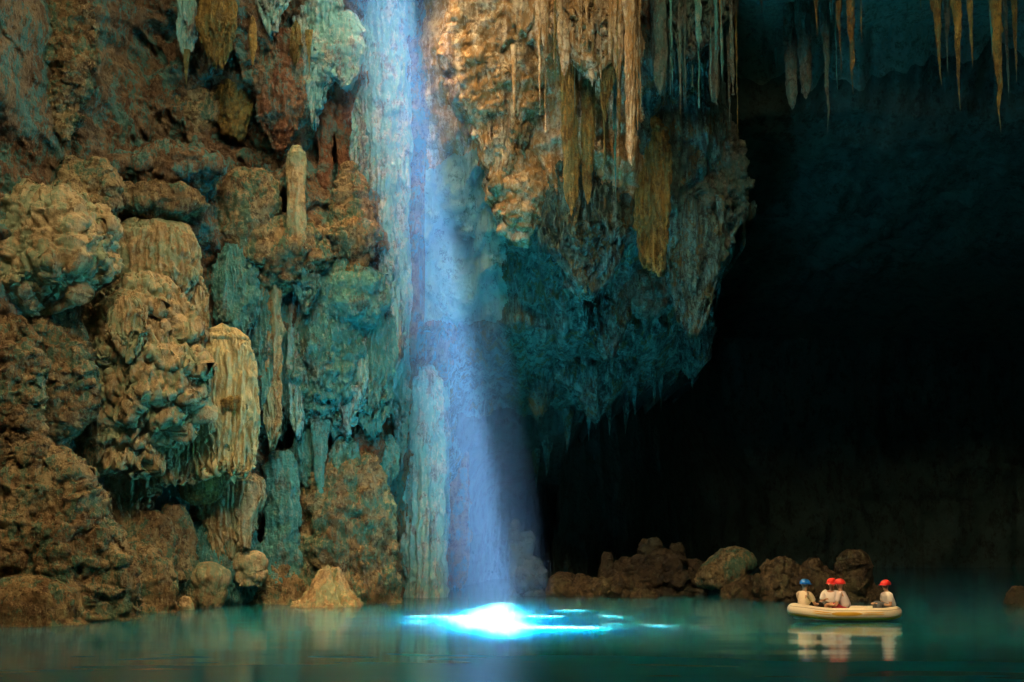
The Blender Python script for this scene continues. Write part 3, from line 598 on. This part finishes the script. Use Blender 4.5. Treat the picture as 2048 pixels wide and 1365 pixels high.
for k, (u_, v_, w_) in enumerate(pts):
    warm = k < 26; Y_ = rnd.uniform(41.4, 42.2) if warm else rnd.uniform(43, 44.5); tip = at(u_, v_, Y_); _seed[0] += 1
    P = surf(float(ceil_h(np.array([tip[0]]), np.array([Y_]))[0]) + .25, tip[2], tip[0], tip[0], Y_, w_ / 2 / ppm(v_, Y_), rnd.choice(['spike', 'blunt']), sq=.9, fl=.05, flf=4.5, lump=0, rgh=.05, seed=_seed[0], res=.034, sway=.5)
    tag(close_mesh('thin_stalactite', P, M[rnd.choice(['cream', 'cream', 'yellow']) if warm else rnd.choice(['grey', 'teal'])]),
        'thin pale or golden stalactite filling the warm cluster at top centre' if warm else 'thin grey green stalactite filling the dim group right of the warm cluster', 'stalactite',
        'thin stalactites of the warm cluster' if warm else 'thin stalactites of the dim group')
pts = [(1500 + 12.5 * k + rnd.uniform(-5, 5), rnd.uniform(85, 165), rnd.uniform(9, 18), 130) for k in range(20)]
icicles(pts, 'little dim stalactite fringing the step of the cave roof', 'small stalactites along the roof step', 'grey', lambda u, v: 50.0 + rnd.uniform(-.3, .6))
pts = [(1760 + 15 * k + rnd.uniform(-6, 6), rnd.uniform(190, 330), rnd.uniform(12, 26), 180) for k in range(19)]
icicles(pts, 'faint stalactite in the darkness below the low roof', 'faint stalactites far back in the dark', 'hang', lambda u, v: 56 + rnd.uniform(-2, 3))

# ------------------------------------------------------------------ rocks standing in the lake: (u, top v, base v, width, profile, material, label)
ROCKS = [
 (1132,1158,1190,66,'boulder','far','flat rounded rock at the left end of the dark far rock bank'),
 (1165,1146,1191,50,'boulder','far','round topped rock second in the far bank'),
 (1195,1152,1192,60,'boulder','far','low brown rock third in the far bank'),
 (1240,1160,1192,110,'boulder','far','long low slab of rock in the far bank'),
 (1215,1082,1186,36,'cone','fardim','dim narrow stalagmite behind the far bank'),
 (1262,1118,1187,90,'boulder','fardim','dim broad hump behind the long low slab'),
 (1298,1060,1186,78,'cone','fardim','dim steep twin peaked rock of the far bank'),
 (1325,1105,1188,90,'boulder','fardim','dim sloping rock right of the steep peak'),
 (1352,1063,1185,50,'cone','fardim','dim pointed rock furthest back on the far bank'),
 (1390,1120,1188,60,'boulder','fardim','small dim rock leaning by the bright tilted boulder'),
 (1464,1172,1195,30,'boulder','far','small round stone left of the low waterside boulder'),
 (1498,1168,1197,64,'boulder','far','low waterside boulder left of the raft'),
 (1545,1168,1198,38,'boulder','far','little boulder at the foot of the bushy rock'),
 (1574,1138,1200,70,'boulder','far','bushy knobbly rock behind the blue helmet'),
 (1628,1132,1200,54,'cone','far','pointed knobbly rock between the helmets'),
 (1650,1160,1200,70,'boulder','far','low dark rock behind the middle paddlers'),
 (1706,1121,1200,62,'cone','far','tall cone shaped rock behind the raft'),
 (1745,1180,1200,40,'boulder','far','dark flat stone right of the tall cone'),
 (1030,1040,1190,18,'pillar','dark','thin dark stalagmite just right of the sunbeam'),
 (1052,1068,1190,24,'pillar','dark','second thin dark stalagmite right of the sunbeam'),
 (1063,1120,1190,40,'boulder','dark','dark lump at the foot of the thin stalagmites'),
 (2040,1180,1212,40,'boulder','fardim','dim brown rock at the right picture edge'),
]
for u_, va, vb, w_, p_, m_, l_ in ROCKS:
    if 1100 < u_ < 1400: va += .25 * (vb - va); w_ *= .72
    Y_ = shoreY(vb); a = at(u_, va, Y_); R_ = w_ / 2 / ppm(vb, Y_); _seed[0] += 1
    P = surf(a[2], -.5, a[0], a[0], Y_, R_, p_, sq=.8, fl=0, lump=.3 * min(1, R_ * 1.6), rgh=.55 * min(1, R_ * 1.6), irr=.9, seed=_seed[0], res=.035, sway=.7)
    tag(close_mesh('lake_rock', P, M[m_]), l_, 'rock', 'rocks along the far shore')
# the tilted bright boulder propped above the bank
Y_ = shoreY(1189); a = at(1442, 1116, Y_); b = at(1436, 1168, Y_)
P = surf(a[2], b[2], a[0] + .6, b[0] - .35, Y_, 36 / ppm(1150, Y_), 'knob', sq=.8, fl=0, lump=.2, rgh=.3, irr=.6, seed=901, res=.03)
tag(close_mesh('lake_rock', P, M['brown']), 'bright tilted boulder propped on the far rock bank', 'rock', 'rocks along the far shore')
P = surf(b[2] + .4, -.5, b[0] + .2, b[0] + .1, Y_ + .3, 26 / ppm(1150, Y_), 'boulder', fl=0, lump=.1, rgh=.1, seed=902, res=.04)
tag(close_mesh('lake_rock', P, M['dark']), 'dark stub of rock that carries the bright tilted boulder', 'rock', 'rocks along the far shore')
# lone lit rock: a leaning slab with a ridge
def lone_rock():
    Y0 = shoreY(1209) - 1.2; x0 = at(650, 1207, Y0)[0]
    out = [(-.88, -.3), (-.86, 0.02), (-.62, .28), (-.38, .52), (-.22, .82), (-.06, .93), (.1, .9), (.28, .82), (.46, .66), (.56, .5), (.5, .42), (.62, .3), (.85, .1), (.95, -.02), (.95, -.3)]
    h = lambda X: np.interp(X, [-.98, -.86, -.62, -.38, -.22, -.06, .1, .28, .46, .6, .85, .98], [-.1, .02, .3, .55, .84, .95, .93, .85, .66, .4, .12, -.1])
    xs = np.arange(-1.1, 1.12, .02); ys = np.arange(-.95, .96, .02); X, Y = np.meshgrid(xs, ys)
    prof = np.interp(np.abs(Y - .1 * X), [0, .12, .35, .6, .85, 1.1], [1, .97, .72, .42, .08, -.3])
    Z = (h(X) + .12) * prof - .12
    Z = Z - .22 * np.exp(-((X - .12 - .55 * (-Y)) / .07) ** 2) * (Y < .1) * (Z > 0)
    Z = Z + .3 * fbm(X, Y, Z, 2.2, 6, 37, .65) * (Z > -.1) + .1 * cells(X + .1 * fbm(X, Y, Z, 4, 2, 5), Y, Z, 6, 4) + .025 * cells(X, Y, Z, 13, 8)
    Z = np.where(Z < .02, Z - .12, Z)
    o = raw_mesh('lone_rock', np.stack([X, Y, Z], -1), grid_faces(*X.shape), M['tan']); o.location = (x0, Y0 + .5, -.03); o.scale = (1.12, 1.1, 1.2)
    tag(o, 'lone sunny tan rock with a slanting ridge rising from the calm water', 'rock')
lone_rock()

# ------------------------------------------------------------------ raft and paddlers
M['rubber'] = mat('raft_rubber', (.78, .74, .60), .4); M['raft_yellow'] = mat('raft_yellow', (.72, .42, .03), .4)
M['raft_dark'] = mat('raft_seams', (.10, .09, .07), .6); M['raft_floor'] = mat('raft_floor', (.35, .33, .27), .6)
M['skin'] = mat('skin', (.52, .30, .19), .55); M['red_helmet'] = mat('red_helmet', (.72, .035, .03), .3); M['blue_helmet'] = mat('blue_helmet', (.01, .17, .68), .3)
M['cream_shirt'] = mat('cream_shirt', (.66, .58, .42), .9); M['white_shirt'] = mat('white_shirt', (.78, .78, .78), .9); M['lilac_shirt'] = mat('pale_lilac_shirt', (.66, .62, .68), .9)
M['grey_trousers'] = mat('grey_trousers', (.11, .13, .15), .9); M['dark_trousers'] = mat('dark_trousers', (.03, .03, .03), .9); M['red_shorts'] = mat('red_shorts', (.40, .03, .05), .9)
M['hair'] = mat('hair', (.02, .015, .01), .8); M['eye'] = mat('eye', (.02, .02, .02), .3); M['strap'] = mat('strap', (.03, .03, .03), .7)
BY = shoreY(1243) + .3; BC = at(1690, 1243, BY); PXM = ppm(1243, BY); BL = 236 / PXM
print('raft length', BL, 'px per m', PXM, 'depth', BY)
raft = empty('inflatable_raft', (BC[0], BY, 0), 0, label='cream inflatable raft with yellow stripes floating on the dark water', cat='raft')
def raft_path(s):
    c, q = np.cos(s), np.sin(s); e = .75
    x = (BL / 2 - .22) * np.sign(c) * np.abs(c) ** e; y = .52 * np.sign(q) * np.abs(q) ** e
    z = .19 + .10 * sst(.4, 1.5, -x) + .05 * sst(.9, 1.5, x)
    return np.stack([x, y, z], -1)
def sweep(name, m, a0, a1, r, phi0, phi1, grow=0., ns=160, nph=20, closed=False, parent=raft, taper=None):
    s = np.linspace(a0, a1, ns, endpoint=not closed); P = raft_path(s); T = raft_path(s + .01) - raft_path(s - .01); T /= np.linalg.norm(T, axis=1)[:, None]
    S = np.cross(T, [0, 0, 1.]); S /= np.linalg.norm(S, axis=1)[:, None]; U = np.cross(S, T)
    full = abs(phi1 - phi0 - 2 * math.pi) < 1e-6
    ph = np.linspace(phi0, phi1, nph, endpoint=not full); rr = (r(P[:, 0]) if callable(r) else np.full(ns, r)) + grow
    if taper is not None: wv = taper(np.linspace(0, 1, ns)); PH = (phi0 + phi1) / 2 + (ph[None] - (phi0 + phi1) / 2) * wv[:, None]
    else: PH = np.repeat(ph[None], ns, 0)
    V = P[:, None] + rr[:, None, None] * (np.cos(PH)[..., None] * S[:, None] + np.sin(PH)[..., None] * U[:, None])
    if closed: V = np.concatenate([V, V[:1]], 0)
    return raw_mesh(name, V, grid_faces(V.shape[0], V.shape[1], full), m, parent)
tube_r = lambda x: .17 - .05 * sst(1.1, 1.7, x)
sweep('tube', M['rubber'], 0, 2 * math.pi, tube_r, 0, 2 * math.pi, closed=True)
# S points outwards or inwards depending on direction of travel; test it once
_s = 1.5 * math.pi; _T = raft_path(np.array([_s + .01])) - raft_path(np.array([_s - .01])); _S = np.cross(_T[0], [0, 0, 1.]); OUT = 0 if _S[1] < 0 else math.pi
def band(name, m, a0, a1, f0, f1, g, taper=None, closed=False):
    lo, hi = (f0, f1) if OUT == 0 else (math.pi - f1, math.pi - f0)
    return sweep(name, m, a0, a1, tube_r, lo, hi, grow=g, nph=6, taper=taper, closed=closed)
band('rub_strake', M['raft_yellow'], 0, 2 * math.pi, -.95, -.45, .012, closed=True)
band('seam', M['raft_dark'], 0, 2 * math.pi, -.42, -.36, .008, closed=True)
tp = lambda t: np.clip(1.2 * np.sin(np.pi * t) ** .5, .15, 1)
band('stripe', M['raft_yellow'], 4.45, 4.85, -.1, .42, .006, taper=tp)
for f in (.0, .28): band('stripe', M['raft_yellow'], 4.05, 4.45, f - .04, f + .1, .006, taper=tp); band('stripe', M['raft_yellow'], 4.85, 5.3, f - .04, f + .1, .006, taper=tp)
band('grab_line', M['raft_dark'], 3.3, 6.1, .62, .68, .014)
n = 40; fs = np.linspace(0, 2 * math.pi, n, endpoint=False); fp = raft_path(fs); V = [tuple(p * np.array([1, 1, 0]) + np.array([0, 0, .06])) for p in fp] + [tuple(p * np.array([1, 1, 0]) + np.array([0, 0, .11])) for p in fp]
me = bpy.data.meshes.new('floor_mat'); me.from_pydata(V, [], [tuple(range(n))[::-1], tuple(range(n, 2 * n))] + [(k, (k + 1) % n, n + (k + 1) % n, n + k) for k in range(n)])
me.materials.append(M['raft_floor']); o = bpy.data.objects.new('floor_mat', me); C.objects.link(o); o.parent = raft
def tube_obj(name, pts, rad, m, parent, n=14):
    pts = np.array(pts, float); V = []
    for i, p in enumerate(pts):
        T = pts[min(i + 1, len(pts) - 1)] - pts[max(i - 1, 0)]; T /= np.linalg.norm(T)
        A = np.cross(T, [0, 0, 1.] if abs(T[2]) < .9 else [1., 0, 0]); A /= np.linalg.norm(A); B = np.cross(T, A)
        V.append([p + (rad[i] if hasattr(rad, '__len__') else rad) * (math.cos(a) * A + math.sin(a) * B) for a in np.arange(n) / n * 2 * math.pi])
    return close_mesh(name, np.array(V), m, parent)
for x in (-.75, .62): tube_obj('thwart', [(x, -.42, .25), (x, -.2, .26), (x, .2, .26), (x, .42, .25)], [.07, .1, .1, .07], M['rubber'], raft)

def skin_mesh(name, pts, edges, m, parent, root=0, sub=2):
    me = bpy.data.meshes.new(name); me.from_pydata([p[:3] for p in pts], edges, []); o = bpy.data.objects.new(name, me); C.objects.link(o)
    sk = o.modifiers.new('skin', 'SKIN'); sk.use_smooth_shade = True; sk.branch_smoothing = .3
    for i, p in enumerate(pts):
        d = me.skin_vertices[0].data[i]; d.radius = (p[3], p[4] if len(p) > 4 else p[3]); d.use_root = (i == root)
    ss = o.modifiers.new('sub', 'SUBSURF'); ss.levels = sub; ss.render_levels = sub
    dg = bpy.context.evaluated_depsgraph_get(); ev = o.evaluated_get(dg); nm = bpy.data.meshes.new_from_object(ev)
    C.objects.unlink(o); bpy.data.objects.remove(o)
    nm.name = name; nm.materials.clear(); nm.materials.append(m); nm.polygons.foreach_set('use_smooth', [True] * len(nm.polygons))
    r = bpy.data.objects.new(name, nm); C.objects.link(r); r.parent = parent; return r
def person(label, loc, yaw, shirt, legs, helmet, lean=.08, look=0., elbows=None, wrists=None, knees=None, feet=None, shorts=False, head=(0, 0), s=1.0, group='people sitting in the raft'):
    """seated figure facing +x; loc is the point between the sit bones"""
    t = empty('person', loc, yaw, label=label, cat='person', group=group); t.scale = (s * 1.2, s * 1.2, s * 1.08)
    hx, hy = lean + .03 + head[0], head[1]
    el = elbows or [(lean + .06, .25, .16), (lean + .06, -.25, .16)]; wr = wrists or [(lean + .3, .12, .12), (lean + .3, -.12, .12)]
    kn = knees or [(.40, .13, .14), (.40, -.13, .14)]; ft = feet or [(.46, .14, -.22), (.46, -.14, -.22)]
    P = [(0, 0, .06, .13, .10), (lean * .4, 0, .2, .125, .10), (lean * .9, 0, .34, .15, .105), (lean + .01, 0, .45, .07, .06), (lean + .03, 0, .51, .05), (hx, hy, .575, .068, .074), (hx + .01, hy, .64, .078, .088), (hx, hy, .70, .06, .07)]
    E = [(k, k + 1) for k in range(7)]
    ca, sa = math.cos(look), math.sin(look)
    P.append((hx + .095 * ca, hy + .095 * sa, .605, .012)); E.append((6, len(P) - 1))                      # nose
    for q in (1, -1): P.append((hx - .085 * sa * q, hy + .085 * ca * q, .61, .014)); E.append((6, len(P) - 1))  # ears
    for i, q in enumerate((1, -1)):
        a = len(P); P += [(lean, q * .15, .41, .06), (lean + .01, q * .19, .38, .052), (*el[i], .04), (*wr[i], .026)]
        E += [(2, a), (a, a + 1), (a + 1, a + 2), (a + 2, a + 3)]
        d = np.array(wr[i]) - np.array(el[i]); d /= np.linalg.norm(d); sd = np.cross(d, [0, 0, 1]); sd /= np.linalg.norm(sd); w0 = np.array(wr[i])
        pm = w0 + d * .055; P.append((*pm, .032, .018)); E.append((a + 3, a + 4))
        for f_, ln in ((-.027, .055), (-.009, .068), (.009, .064), (.027, .05)):
            b = len(P); r1 = pm + d * .035 + sd * f_; r2 = r1 + d * ln * .55 + np.array([0, 0, -.012]); r3 = r2 + d * ln * .2 + np.array([0, 0, -.03])
            P += [(*r1, .009), (*r2, .009), (*r3, .008)]; E += [(a + 4, b), (b, b + 1), (b + 1, b + 2)]
        b = len(P); r1 = w0 + d * .03 - q * sd * .035; r2 = r1 + d * .035 - np.array([0, 0, .015]); P += [(*r1, .011), (*r2, .009)]; E += [(a + 3, b), (b, b + 1)]
    for i, q in enumerate((1, -1)):
        a = len(P); f = ft[i]
        P += [(.02, q * .09, .05, .088), (*kn[i], .058), (f[0], f[1], f[2] + .09, .042), (f[0] + .03, f[1], f[2] + .035, .04), (f[0] + .17, f[1], f[2] + .025, .03)]
        E += [(0, a), (a, a + 1), (a + 1, a + 2), (a + 2, a + 3), (a + 3, a + 4)]
    skin_mesh('body', P, E, M['skin'], t)
    # shirt
    S = [(0, 0, .03, .185, .15), (lean * .35, 0, .16, .185, .15), (lean * .9, 0, .33, .20, .15), (lean + .01, 0, .455, .085, .075)]; SE = [(0, 1), (1, 2), (2, 3)]
    for i, q in enumerate((1, -1)):
        a = len(S); e = np.array(el[i]); sh = np.array([lean + .01, q * .19, .38]); mid = sh + (e - sh) * .72
        S += [(lean, q * .15, .40, .085), (*sh, .078), (*mid, .07)]; SE += [(2, a), (a, a + 1), (a + 1, a + 2)]
    skin_mesh('shirt', S, SE, M[shirt], t, sub=2)
    T = [(0, 0, .03, .15, .125), (.01, 0, .09, .14, .11)]; TE = [(0, 1)]
    for i, q in enumerate((1, -1)):
        a = len(T); k = np.array(kn[i]); f = np.array(ft[i]); h = np.array([.03, q * .09, .05])
        if shorts: T += [(*h, .102), (*(h + (k - h) * .75), .085)]; TE += [(0, a), (a, a + 1)]
        else: T += [(*h, .102), (*k, .075), (f[0], f[1], f[2] + .11, .06)]; TE += [(0, a), (a, a + 1), (a + 1, a + 2)]
    skin_mesh('shorts' if shorts else 'trousers', T, TE, M[legs], t, sub=2)
    # helmet: dome, peak and chin strap
    th = np.linspace(0, 1, 14); ph = np.arange(28) / 28 * 2 * math.pi; TH, PH = np.meshgrid(th, ph, indexing='ij')
    rr = np.sin(TH * math.pi * .56); X = .132 * rr * np.cos(PH); Yh = .112 * rr * np.sin(PH); Zh = .118 * np.cos(TH * math.pi * .56)
    hp = np.stack([hx + X * ca - Yh * sa, hy + X * sa + Yh * ca, .655 + Zh], -1)
    he = close_mesh('helmet', hp, M[helmet], t)
    pk = []
    for r_, z_ in ((.118, .652), (.165, .636), (.165, .626), (.118, .642)):
        pk.append([(hx + r_ * 1.08 * math.cos(a + look), hy + r_ * .85 * math.sin(a + look), z_) for a in np.linspace(-1.2, 1.2, 14)])
    raw_mesh('peak', np.array(pk), grid_faces(4, 14), M[helmet], he)
    tube_obj('chin_strap', [(hx - .095 * sa * q + .02 * ca, hy + .095 * ca * q + .02 * sa, z) for q, z in ((1, .66), (1, .58), (.3, .53), (-.3, .53), (-1, .58), (-1, .66))], .006, M['strap'], he, 6)
    for q in (1, -1): tube_obj('eye', [(hx + .08 * ca - .03 * q * sa, hy + .08 * sa + .03 * q * ca, .632), (hx + .092 * ca - .03 * q * sa, hy + .092 * sa + .03 * q * ca, .632)], .009, M['eye'], t, 8)
    return t
bx = lambda u: at(u, 1215, BY)[0]
person('seated person in blue helmet and cream shirt at the left end of the raft', (bx(1606), BY - .1, .30), .5, 'cream_shirt', 'dark_trousers', 'blue_helmet', lean=.02, s=.98,
       elbows=[(.12, .24, .14), (.14, -.24, .12)], wrists=[(.34, .1, .16), (.36, -.12, .14)], feet=[(.44, .14, -.2), (.44, -.14, -.2)])
person('seated person in red helmet and pale lilac shirt filling the middle of the raft', (bx(1689), BY - .2, .29), math.pi - .5, 'lilac_shirt', 'red_shorts', 'red_helmet', lean=.1, s=1.0, shorts=True,
       elbows=[(.16, .26, .12), (.18, -.24, .1)], wrists=[(.36, .12, .12), (.38, -.1, .1)], feet=[(.44, .14, -.2), (.44, -.14, -.2)])
person('seated person in red helmet half hidden behind the pale lilac shirt', (bx(1673), BY + .42, .30), -2.0, 'white_shirt', 'grey_trousers', 'red_helmet', lean=.04, s=.98,
       elbows=[(.1, .26, .1), (.14, -.25, .12)], wrists=[(.3, .14, .14), (.3, -.12, .22)], feet=[(.36, .14, -.2), (.36, -.14, -.2)])
person('person in red helmet, white shirt and grey trousers at the right end of raft', (bx(1782), BY - .05, .29), math.pi + .15, 'white_shirt', 'grey_trousers', 'red_helmet', lean=.1, s=.96,
       elbows=[(.12, .24, .12), (.12, -.24, .12)], wrists=[(.35, .1, .16), (.35, -.1, .16)], knees=[(.36, .12, .18), (.36, -.12, .18)], feet=[(.34, .13, -.18), (.34, -.13, -.18)])
